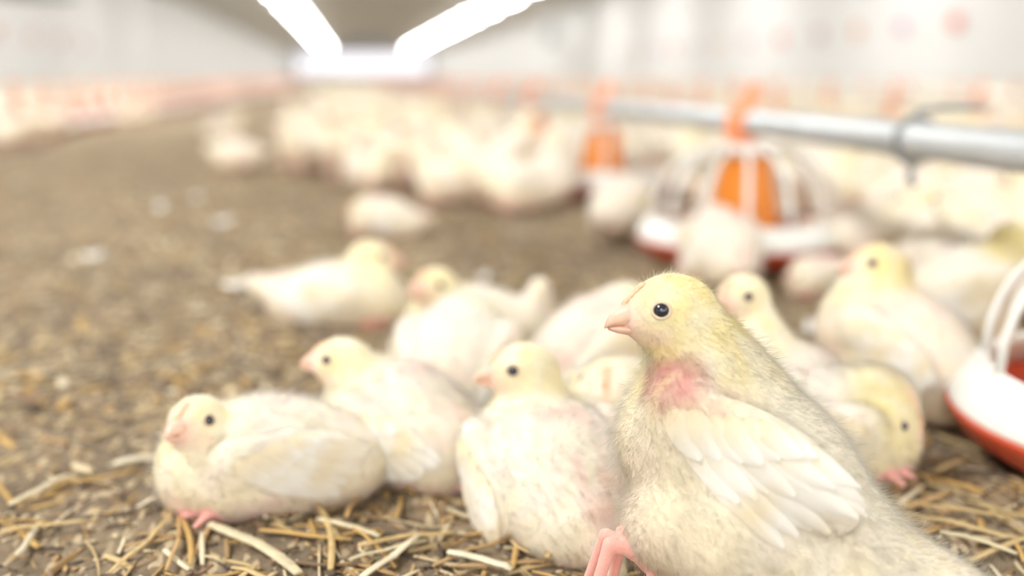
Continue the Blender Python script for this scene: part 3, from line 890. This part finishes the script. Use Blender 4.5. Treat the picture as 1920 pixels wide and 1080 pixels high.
def make_feeder():
    t = empty('pan_feeder', (0, 0, 0))
    b = MB()
    R = 0.170
    b.lathe([(0.001, 0.004), (0.10, 0.003), (R - 0.02, 0.006), (R - 0.004, 0.016), (R + 0.004, 0.030), (R + 0.006, 0.034), (R + 0.002, 0.036), (R - 0.006, 0.030), (R - 0.024, 0.014), (0.10, 0.010), (0.001, 0.011)], 56)
    b.build('pan', M_RED, t)
    b = MB()
    b.lathe([(R + 0.004, 0.033), (R + 0.003, 0.040), (R - 0.012, 0.064), (R - 0.022, 0.070), (R - 0.028, 0.066), (R - 0.018, 0.058), (R - 0.004, 0.036)], 56, closed=True)
    b.build('rim', M_WHITE, t)
    b = MB(); b.lathe([(0.001, 0.030), (0.05, 0.028), (0.10, 0.020), (R - 0.03, 0.018)], 40); b.build('feed', M_FEED, t)
    b = MB()
    b.lathe([(0.062, 0.028), (0.060, 0.040), (0.051, 0.095), (0.042, 0.145), (0.038, 0.172), (0.032, 0.174), (0.036, 0.14), (0.05, 0.05), (0.056, 0.028)], 36, closed=True)
    b.build('feed_drum', M_ORANGE, t, angle=50)
    b = MB(); b.lathe([(0.0385, 0.170), (0.050, 0.172), (0.052, 0.178), (0.046, 0.185), (0.030, 0.188), (0.024, 0.188), (0.024, 0.172)], 32, closed=True)
    b.build('grill_hub', M_WHITE, t)
    for k in range(14):
        a = 2 * math.pi * (k + 0.5) / 14
        b = MB(); pts = []
        for u in np.linspace(0, 1, 9):
            rr = 0.048 + (R - 0.022 - 0.048) * math.sin(u * math.pi / 2) ** 1.0
            zz = 0.068 + (0.179 - 0.068) * math.cos(u * math.pi / 2) ** 0.9
            pts.append((rr * math.cos(a), rr * math.sin(a), zz))
        b.tube(pts, 0.0042, n=8); b.build('grill_bar', M_WHITE, t)
    b = MB()
    b.tube([(0, 0, 0.172), (-0.006, 0, 0.190), (-0.022, 0, 0.206), (-0.026, 0, 0.222), (-0.014, 0, 0.242)], [0.019, 0.019, 0.017, 0.015, 0.013], n=20)
    b.build('drop_tube', M_PEACH, t)
    b = MB()
    b.tube([(0, -0.030, PIPE_Z), (0, 0.030, PIPE_Z)], 0.0245, n=24)
    b.tube([(-0.008, 0, PIPE_Z + 0.016), (0.002, 0, PIPE_Z + 0.030), (0.008, 0, PIPE_Z + 0.052), (0.009, 0, PIPE_Z + 0.062)], [0.015, 0.0125, 0.0125, 0.010], n=16)
    b.build('pipe_saddle', M_PEACH, t, angle=50)
    return t


feeder0 = make_feeder()
fl = ['feeder at the right edge, mostly outside the picture, with red pan and white bars',
      'largest fully seen feeder with orange drum and white rimmed red pan',
      'second feeder back along the grey pipe with bright orange drum',
      'third feeder back along the grey pipe, small orange drum']
fy = [gp(1390, 482).y]
lat = FLX
# rows along the pipe: depth follows from where each drum stands on the line
def y_at(px):
    """y on the line x=FLX seen in column px near the floor"""
    lo_, hi_ = 0.3, 60
    for _ in range(50):
        m = (lo_ + hi_) / 2
        if proj((FLX, m, 0.1))[0] > px: lo_ = m
        else: hi_ = m
    return lo_
FYS = [y_at(2260), y_at(1395), y_at(1132), y_at(1000)]
st = 0.86
while FYS[-1] < 40: FYS.append(FYS[-1] + st)
print('FEEDERS x', FLX, FYS[:6])
for i, y in enumerate(FYS):
    t = feeder0 if i == 0 else copy_tree(feeder0)
    t.location = (FLX, y, 0); t.rotation_euler = (0, 0, 0.11 * i)
    if i < 4: tag(t, fl[i], 'feeder')
    else: tag(t, 'blurred orange feeder far down the grey pipe line', 'feeder', 'feeders far along the grey pipe')
    FOOT.append((FLX, y, 0.13))

fp = empty('feed_pipe', (FLX, 0, 0)); tag(fp, 'grey metal pipe running above the orange feeders', 'pipe')
b = MB(); b.tube([(0, -4, PIPE_Z), (0, 60, PIPE_Z)], 0.0205, n=28); b.build('tube', M_STEEL, fp)
ky = y_at(1700)
for k in range(8):
    yy = ky + 2.6 * k
    b = MB()
    ring = [(0.0255 * math.cos(a), yy, PIPE_Z + 0.0255 * math.sin(a)) for a in np.linspace(0, 2 * math.pi, 25)]
    b.tube(ring, 0.0038, n=8, cap=False)
    b.tube([(0, yy, PIPE_Z + 0.024), (0, yy, PIPE_Z + 0.033), (0.035, yy - 0.005, PIPE_Z + 0.036), (0.075, yy - 0.01, PIPE_Z + 0.036)], 0.0036, n=8)
    b.tube([(0, yy, PIPE_Z - 0.024), (-0.004, yy, PIPE_Z - 0.045), (0.004, yy, PIPE_Z - 0.052)], 0.0045, n=8)
    b.build('pipe_clamp', M_DARKSTEEL, fp)


# other lines: simple feeders on their own pipes, far to both sides
def make_small_feeder():
    t = empty('pan_feeder', (0, 0, 0))
    b = MB(); b.lathe([(0.001, 0.004), (0.14, 0.005), (0.168, 0.030), (0.160, 0.034), (0.13, 0.012), (0.001, 0.010)], 24); b.build('pan', M_RED, t)
    b = MB(); b.lathe([(0.168, 0.032), (0.148, 0.068), (0.140, 0.064), (0.158, 0.032)], 24, closed=True); b.build('rim', M_WHITE, t)
    b = MB(); b.lathe([(0.060, 0.030), (0.048, 0.09), (0.036, 0.155), (0.022, 0.160), (0.022, 0.190), (0.026, 0.20), (0.026, 0.23), (0.013, 0.24), (0.011, 0.285), (0.001, 0.29)], 18); b.build('feed_drum', M_PEACH, t)
    for k in range(8):
        a = math.pi * 2 * k / 8; b = MB()
        b.tube([(0.036 * math.cos(a), 0.036 * math.sin(a), 0.157), (0.11 * math.cos(a), 0.11 * math.sin(a), 0.13), (0.145 * math.cos(a), 0.145 * math.sin(a), 0.068)], 0.0045, n=6)
        b.build('grill_bar', M_WHITE, t)
    return t


sf0 = make_small_feeder(); first = True
for lx, y0, y1, stp, lab, grp, pl in ((-1.70, 3.0, 34, 0.5, 'blurred orange feeder in the line along the left side', 'feeders of the left line', 'pale pipe over the feeder line along the left side'),
                                      (2.35, 2.9, 32, 0.62, 'blurred orange feeder in the line beyond the grey pipe', 'feeders of the right line', 'pale pipe over the feeder line beyond the grey pipe'),
                                      (4.9, 5.4, 34, 0.75, 'faint orange feeder in the line nearest the right wall', 'feeders near the right wall', 'pale pipe over the feeder line nearest the right wall')):
    y = y0
    while y < y1:
        t = sf0 if first else copy_tree(sf0); first = False
        t.location = (lx, y, 0); tag(t, lab, 'feeder', grp); FOOT.append((lx, y, 0.12)); y += stp
    b = MB(); b.tube([(lx, -2, 0.215), (lx, 60, 0.215)], 0.016, n=14)
    tag(b.build('feed_pipe', M_WHITE), pl, 'pipe')

# ------------------------------------------------------------------ the flock
def lowchick(name, spec, h):
    spec = dict(spec); spec['yellow'] *= 0.55
    c = Chick(**spec)
    v, q = surface_nets(c.sdf, c.lo, c.hi, h)
    col, leg, hh, qq = c.colour(v)
    # beak and eyes as coloured relief of the same skin
    bc = MB(); up, lw = beak_mesh(c)
    V = list(map(tuple, v)); Fq = [tuple(x) for x in q.tolist()]; cols = [tuple(x) for x in col]
    if h < 0.006:
        for m_, cc in ((up, (0.84, 0.50, 0.36)), (lw, (0.84, 0.50, 0.36))) + tuple((eye_meshes(c, sd)[0], (0.02, 0.02, 0.03)) for sd in (1, -1)):
            n = len(V); V += [tuple(p) for p in m_.v]; Fq += [tuple(i + n for i in f) for f in m_.f]; cols += [cc] * len(m_.v)
    o = mesh_np(name, V, Fq, M_BODY, colors=np.array(cols))
    COL.objects.unlink(o)
    return o


specs = [dict(s=1.1, bz=0.048, pitch=0.08, head=(0.075, 0.0, 0.108), hyaw=0.2, yellow=0.5, pink=0.6),
         dict(s=1.1, bz=0.050, pitch=0.1, head=(0.066, 0.02, 0.10), hyaw=1.0, yellow=0.6, pink=0.6),
         dict(s=1.1, bz=0.092, pitch=0.3, head=(0.072, 0.0, 0.172), legs='stand', yellow=0.5, pink=0.6),
         dict(s=1.1, bz=0.088, pitch=0.1, head=(0.105, 0.0, 0.090), hpitch=-0.6, legs='stand', yellow=0.7, pink=0.6),
         dict(s=1.1, bz=0.046, pitch=0.02, head=(0.086, -0.01, 0.062), hyaw=-0.4, hpitch=-0.2, yellow=0.4, pink=0.7),
         dict(s=1.1, bz=0.092, pitch=0.35, head=(0.060, 0.0, 0.170), hyaw=-0.9, legs='stand', yellow=0.5, pink=0.5)]
ARCH = [lowchick('chick', s_, 0.0045) for s_ in specs]
taken = list(FOOT)


def free(x, y, r):
    for (a, b_, c_) in taken:
        if (x - a) ** 2 + (y - b_) ** 2 < (r + c_) ** 2: return False
    return True


def put(x, y, yaw, k, label, group, sc=None):
    c = ARCH[k].copy(); COL.objects.link(c)
    c.location = (x, y, 0); c.rotation_euler = (0, 0, yaw)
    sc = sc or random.uniform(0.88, 1.08); c.scale = (sc, sc, sc)
    tag(c, label, 'chick', group); taken.append((x, y, 0.052))
    return c


# singles one can point to
for (px, py, hd, k, lab) in ((447, 318, 175, 4, 'lone white chick lying left of the crowd, nearer of the pair'),
                             (420, 262, 20, 0, 'lone chick lying left of the crowd, further of the pair'),
                             (600, 318, 200, 0, 'chick at the lower left tip of the crowd in the aisle'),
                             (755, 345, 330, 1, 'chick lying at the front edge of the crowd, above the lone one'),
                             (845, 378, 170, 0, 'chick at the crowd\'s front edge with yellow back, left of two'),
                             (985, 392, 190, 4, 'chick at the crowd\'s front edge just left of the second feeder')):
    g = gp(px, py); put(g.x, g.y, math.radians(hd) + YAW, k, lab, None, 1.05)

# regions (x0,x1,y0,y1,count,min spacing,label,group)
def region(test, xr, yr, count, r, label, group, tries=40000):
    n = 0
    for _ in range(tries):
        if n >= count: break
        # nearer ones first
        y = yr[0] + (yr[1] - yr[0]) * random.random() ** 1.5
        x = random.uniform(*xr)
        if not test(x, y) or not free(x, y, r): continue
        put(x, y, random.uniform(0, 2 * math.pi), random.choice((0, 0, 1, 2, 3, 4, 5)), label, group); n += 1
    print('REGION', label, n)


def aisle(x, y):
    px, py = proj((x, y, 0.0))
    return px > 545 and py < 330 + max(0, min(1, (px - 560) / 300)) * 55 and x < FLX - 0.02 and px < 1100


region(aisle, (-1.2, FLX), (1.9, 6.0), 125, 0.040, 'one of the blurred chicks crowding the aisle left of the feeders', 'crowd of chicks in the aisle')
region(lambda x, y: proj((x, y, 0))[0] < 2000 and (x > FLX + 0.12 or proj((x, y, 0))[1] < 380), (FLX - 0.1, 2.2), (1.15, 3.8), 120, 0.044, 'one of the blurred chicks crowding behind the grey pipe', 'crowd of chicks behind the grey pipe')
region(lambda x, y: x < -1.88 and proj((x, y, 0))[0] > -60, (-4, -1.88), (4.0, 8.0), 32, 0.05, 'one of the chicks gathered along the left feeder line', 'chicks along the left feeder line')

region(lambda x, y: proj((x, y, 0))[0] > -60, (-1.62, -1.45), (3.3, 8.0), 10, 0.06, 'one of the few chicks on the aisle side of the left feeder line', 'chicks on the aisle side of the left line')

# the rest of the flock: too many and too far to count
far = [lowchick('far_chick', specs[i], 0.0105) for i in (0, 2, 4)]
fdat = []
for o in far:
    me = o.data; v = np.zeros(len(me.vertices) * 3, np.float32); me.vertices.foreach_get('co', v); v = v.reshape(-1, 3)
    q = np.array([tuple(p.vertices) for p in me.polygons]); cc = np.zeros(len(v) * 4, np.float32); me.color_attributes['Col'].data.foreach_get('color', cc)
    fdat.append((v, q, cc.reshape(-1, 4)[:, :3]))
VV = []; QQ = []; CC = []; off = 0; cnt = 0
for _ in range(16000):
    if cnt >= 3200: break
    y = 3.0 + 52 * random.random() ** 1.8; x = random.uniform(-5.7, 8.3)
    px, py = proj((x, y, 0))
    if px < -40 or px > 1980: continue
    if -1.6 < x < -0.22 - 0.015 * y: continue
    if y < 4.2 and x < 1.2: continue
    if not free(x, y, 0.05): continue
    v, q, cc = fdat[random.randrange(3)]
    a = random.uniform(0, 6.28); R = np.array([[math.cos(a), -math.sin(a), 0], [math.sin(a), math.cos(a), 0], [0, 0, 1]])
    VV.append(v @ R.T * random.uniform(0.9, 1.1) + np.array((x, y, 0))); QQ.append(q + off); CC.append(cc); off += len(v); cnt += 1
tag(mesh_np('far_flock', np.concatenate(VV), np.concatenate(QQ), M_BODY, colors=np.concatenate(CC)), 'dense flock of tiny blurred chicks filling the far floor of the shed', 'flock of chicks', kind='stuff')


# ------------------------------------------------------------------ straw, shavings, feathers
def strips(n, pos, L, w, th, yaw, tilt, bend, col, seg=3, zoff=0.0):
    """n bent flat strips as closed boxes"""
    d = np.stack([np.cos(yaw), np.sin(yaw), np.zeros(n)], 1); sd = np.stack([-np.sin(yaw), np.cos(yaw), np.zeros(n)], 1)
    V = []
    for j in range(seg + 1):
        f = j / seg - 0.5
        c = pos + d * (L * f)[:, None] + sd * (bend * L * (f * f - 0.25))[:, None]
        c[:, 2] = ground_z(c[:, 0], c[:, 1]) * 0.6 + pos[:, 2] * 0.4 + zoff + tilt * L * (f + 0.5) + th
        ww = w * (0.75 if j in (0, seg) else 1.0)
        roll = 0.25 * np.sin(yaw * 5)
        for a, b_ in ((-1, -1), (1, -1), (1, 1), (-1, 1)):
            V.append(c + sd * (ww * a)[:, None] * np.cos(roll)[:, None] + np.stack([np.zeros(n), np.zeros(n), th * b_ + ww * a * np.sin(roll)], 1))
    V = np.stack(V, 1)   # n, (seg+1)*4, 3
    fs = []
    for j in range(seg):
        for k in range(4):
            k2 = (k + 1) % 4; fs.append((j * 4 + k, j * 4 + k2, (j + 1) * 4 + k2, (j + 1) * 4 + k))
    e = seg * 4
    fs += [(3, 2, 1, 0), (e, e + 1, e + 2, e + 3)]
    m = (seg + 1) * 4
    Q = (np.arange(n)[:, None, None] * m + np.array(fs)[None]).reshape(-1, 4)
    return V.reshape(-1, 3), Q, np.repeat(col, m, 0)


def scatter(n, y0, y1, pw=1.0):
    """points on the floor in front of the camera"""
    y = y0 + (y1 - y0) * RNG.random(n) ** pw
    xl = -0.40 * y - 0.25; xr = 0.72 * y + 0.2
    x = xl + (xr - xl) * RNG.random(n)
    return x, y


PAL = np.array([(0.58, 0.44, 0.23), (0.66, 0.55, 0.36), (0.42, 0.28, 0.14), (0.76, 0.68, 0.50), (0.27, 0.18, 0.11), (0.54, 0.35, 0.13), (0.12, 0.09, 0.065)])


def palette(n, w):
    w = np.array(w, float); k = RNG.choice(len(PAL), n, p=w / w.sum())
    return np.clip(PAL[k] * (1 + RNG.normal(0, 0.12, (n, 1))), 0, 0.9)


n = 26000
x, y = scatter(n, 0.35, 5.0, 1.7)
pos = np.stack([x, y, ground_z(x, y)], 1)
V, Q, C = strips(n, pos, RNG.uniform(0.004, 0.019, n), RNG.uniform(0.0006, 0.0019, n), np.full(n, 0.0003), RNG.uniform(0, 6.28, n), RNG.normal(0, 0.15, n), RNG.normal(0, 0.3, n), palette(n, (2.6, 1.8, 4, 0.9, 6, 3, 8)), seg=2)
tag(mesh_np('wood_shavings', V, Q, M_CHIP, colors=C, smooth=False), 'small brown and cream wood shavings strewn over the dark litter', 'shavings', kind='stuff')

n = 5200
x, y = scatter(n, 0.9, 5.0, 1.5)
pos = np.stack([x, y, ground_z(x, y)], 1)
V, Q, C = strips(n, pos, RNG.uniform(0.012, 0.034, n), RNG.uniform(0.0015, 0.0055, n), np.full(n, 0.0006), RNG.uniform(0, 6.28, n), RNG.normal(0, 0.12, n), RNG.normal(0, 0.3, n), palette(n, (3, 3, 2, 3, 3, 2, 4)), seg=2)
tag(mesh_np('litter_flakes', V, Q, M_CHIP, colors=C, smooth=False), 'coarser pale and dark flakes lying over the open litter further back', 'flakes', kind='stuff')

n = 3400
x, y = scatter(n, 0.40, 3.4, 1.9)
dens = smooth_noise(x, y, 3.0, 9) + 0.25 * (y < 0.75) + 0.2 * ((x > 0.35) & (y < 0.9))
keep = dens > RNG.uniform(-0.35, 0.35, n)
x = x[keep]; y = y[keep]; n = len(x)
pos = np.stack([x, y, ground_z(x, y)], 1)
V, Q, C = strips(n, pos, RNG.uniform(0.016, 0.062, n), RNG.uniform(0.0006, 0.0022, n), np.full(n, 0.0005), RNG.uniform(0, 6.28, n), RNG.normal(0, 0.06, n), RNG.normal(0, 0.09, n), palette(n, (5, 2.6, 3, 1.3, 1, 5, 0)), seg=4, zoff=0.002)
n = 230
x, y = scatter(n, 0.42, 1.1, 1.6)
k_ = ((x < 0.02) | (x > 0.30)); x = x[k_]; y = y[k_]; n = len(x)
pos = np.stack([x, y, ground_z(x, y)], 1)
V2, Q2, C2 = strips(n, pos, RNG.uniform(0.02, 0.075, n), RNG.uniform(0.0014, 0.0034, n), np.full(n, 0.0005), RNG.normal(-0.25, 0.9, n), RNG.normal(0, 0.05, n), RNG.normal(0, 0.07, n), palette(n, (6, 2.5, 2, 0.8, 1, 4, 0)), seg=5, zoff=0.003)
Q = np.concatenate([Q, Q2 + len(V)]); V = np.concatenate([V, V2]); C = np.concatenate([C, C2])
tag(mesh_np('straw_litter', V, Q, M_CHIP, colors=C, smooth=False), 'loose golden straw pieces scattered across the brown litter', 'straw', kind='stuff')


def stalk(p0, p1, w, col, lab, bend=0.05, z=0.006, rise=0.0):
    a = gp(*p0); b_ = gp(*p1); n_ = 9; pts = []
    sd = Vector((-(b_ - a).y, (b_ - a).x, 0))
    for i in range(n_):
        f = i / (n_ - 1); p = a.lerp(b_, f) + sd * bend * math.sin(math.pi * f)
        p.z = float(ground_z(p.x, p.y)) * 0.4 + z + rise * f; pts.append(p)
    m = MB(); m.tube([p - a.lerp(a, 1) * 0 for p in pts], [w * (0.8 if i in (0, n_ - 1) else 1) for i in range(n_)], n=8, squash=0.45)
    for i in (3, 6):
        m.tube([pts[i] - (pts[i + 1] - pts[i]) * 0.08, pts[i], pts[i] + (pts[i + 1] - pts[i]) * 0.08], [w * 1.02, w * 1.18, w * 1.02], n=8, squash=0.45)
    mt = simple('straw_' + str(int(col[0] * 100)), col, 0.55, 0.3, 90)
    tag(m.build('straw_stalk', mt), lab, 'straw')


G1, G2, G3 = (0.66, 0.48, 0.22), (0.76, 0.66, 0.44), (0.56, 0.36, 0.15)
stalk((395, 1000), (560, 1090), 0.0040, G2, 'broad pale speckled straw lying at bottom below the leftmost chick')
stalk((590, 950), (620, 1085), 0.0022, G1, 'golden straw pointing down from the gap between the two left chicks')
stalk((596, 990), (712, 1024), 0.0024, G2, 'pale straw lying crosswise right of the gap between the left chicks')
stalk((672, 1042), (850, 1012), 0.0022, G1, 'long golden straw lying level at bottom centre')
stalk((655, 1068), (800, 1030), 0.0016, G2, 'thin pale straw just below the long level golden one')
stalk((325, 975), (205, 1085), 0.0018, G1, 'straw slanting down left from under the leftmost chick\'s breast')
stalk((335, 985), (312, 1080), 0.0014, G3, 'thin brown straw standing down below the leftmost chick')
stalk((1022, 1000), (1026, 1058), 0.0022, G1, 'short upright golden straw below the sitting chick\'s rump')
stalk((650, 985), (690, 925), 0.0018, G3, 'orange brown straw leaning at the feet of the round chick')
stalk((20, 960), (130, 905), 0.0026, G2, 'pale straw at the left edge near the bottom')
stalk((215, 880), (320, 868), 0.0036, (0.84, 0.78, 0.60), 'wide whitish straw left of the leftmost chick\'s breast')
stalk((0, 1010), (165, 990), 0.0018, G1, 'golden straw across the lower left corner')
stalk((1730, 960), (1900, 985), 0.0018, G1, 'golden straw at the right edge below the nearest feeder')
stalk((1760, 1010), (1905, 1050), 0.0022, G2, 'pale straw in the lower right corner')
stalk((840, 1050), (960, 1080), 0.0030, (0.82, 0.76, 0.58), 'short whitish chip of straw at the bottom edge left of the pink foot')


def fluff(px, py, L, lab, yaw=0.5):
    g = gp(px, py); t = []
    n_ = 7; V = []; Fq = []
    for j in range(n_):
        f = j / (n_ - 1); w = 0.32 * L * math.sin(math.pi * (0.1 + 0.85 * f)) ** 0.8
        for k in (-1, -0.5, 0, 0.5, 1):
            V.append(((f - 0.5) * L, w * k, 0.004 + 0.18 * L * (1 - k * k) + 0.25 * L * (f - 0.4) ** 2 * 2))
    for j in range(n_ - 1):
        for k in range(4): Fq.append((j * 5 + k, j * 5 + k + 1, j * 5 + k + 6, j * 5 + k + 5))
    o = mesh_np('feather', V, Fq, M_WHITEF)
    m = o.modifiers.new('thickness', 'SOLIDIFY'); m.thickness = 0.0012
    o.location = (g.x, g.y, 0.002); o.rotation_euler = (0, 0, yaw)
    tag(o, lab, 'feather')


M_WHITEF = simple('white_feather', (0.92, 0.91, 0.88), 0.7, 0.05, 100)
fluff(418, 424, 0.034, 'white feather on open litter at left, nearer of two', 0.4)
fluff(366, 378, 0.034, 'white feather on open litter at left, further of two', 1.2)
fluff(905, 530, 0.026, 'small white feather behind the raised white tail', 0.9)
fluff(442, 545, 0.030, 'white feather left of the resting chick that faces right', 0.1)
fluff(305, 398, 0.040, 'pale feather leftmost on the open litter', 2.0)
fluff(1522, 628, 0.026, 'white feather left of the big chick walking away', 1.5)
fluff(175, 490, 0.030, 'cream feather on the litter near the left edge', 0.3)

# ------------------------------------------------------------------ wall fittings
def at_x(px, X):
    lo_, hi_ = 1, 110
    for _ in range(50):
        m = (lo_ + hi_) / 2
        if proj((X, m, 1.0))[0] > px: lo_ = m
        else: hi_ = m
    return lo_


for k in range(12):
    y = (at_x(1797, XR), at_x(1697, XR), at_x(1612, XR), at_x(1540, XR))[k] if k < 4 else at_x(1540, XR) + 1.7 * (k - 3)
    colr = [(0.75, 0.16, 0.08), (0.52, 0.28, 0.42), (0.66, 0.36, 0.20), (0.45, 0.28, 0.33)][k % 4]
    m = simple('wall_knob', colr, 0.5, 0.1, 10)
    t = empty('wall_vent', (XR, y, 1.08))
    b = MB(); b.box((-0.03, -0.16, -0.10), (0, 0.16, 0.10)); b.build('vent_flap', M_WALL, t, smooth=False)
    b = MB(); b.tube([(-0.03, 0, 0), (-0.09, 0, 0)], [0.12, 0.10], n=20); b.build('knob', m, t, angle=40)
    tag(t, ['red knob vent nearest on the white right wall', 'purple knob vent second along the right wall', 'brown knob vent third along the right wall'][k] if k < 3 else 'faint small vent far along the right wall', 'vent', None if k < 3 else 'far vents on the right wall')
for k in range(5):
    y = 16.8 + 1.9 * k
    t = empty('wall_vent', (XL, y, 1.08))
    b = MB(); b.box((0, -0.16, -0.10), (0.03, 0.16, 0.10)); b.build('vent_flap', M_WALL, t, smooth=False)
    b = MB(); b.tube([(0.03, 0, 0), (0.08, 0, 0)], [0.12, 0.11], n=16); b.build('knob', simple('left_knob', (0.62, 0.30, 0.26), 0.5), t, angle=40)
    tag(t, 'faint pinkish vent on the white left wall', 'vent', 'vents on the left wall')
# hanging box and post far at right, drop pipe
yy = at_x(1032, 7.6)
b = MB(); b.box((-0.18, -0.3, 1.75), (0.18, 0.3, 2.3)); b.tube([(0, 0, 2.3), (0, 0, 3.30)], 0.03, n=8)
o = b.build('heater', simple('grey_heater', (0.30, 0.32, 0.34), 0.5), smooth=False); o.location = (7.6, yy, -0.15); tag(o, 'grey box heater hanging near the right wall', 'heater')
yy = at_x(1090, 8.2)
b = MB(); b.tube([(0, 0, 0), (0, 0, 3.0)], 0.07, n=16); o = b.build('duct', simple('grey_duct', (0.55, 0.56, 0.56), 0.5)); o.location = (8.2, yy, 0)
tag(o, 'grey vertical pipe standing against the right wall', 'pipe')
yy = 12.8
b = MB(); b.lathe([(0.02, 0.6), (0.12, 0.5), (0.45, 0.0), (0.46, -0.04), (0.40, -0.02), (0.02, 0.3)], 24); b.tube([(0, 0, 0.55), (0, 0, 2.16)], 0.02, n=8)
o = b.build('brooder_hood', M_DARKSTEEL); o.location = (-3.6, yy, CAM_H + 0.98); tag(o, 'dark hanging brooder hood at the top left edge', 'heater')
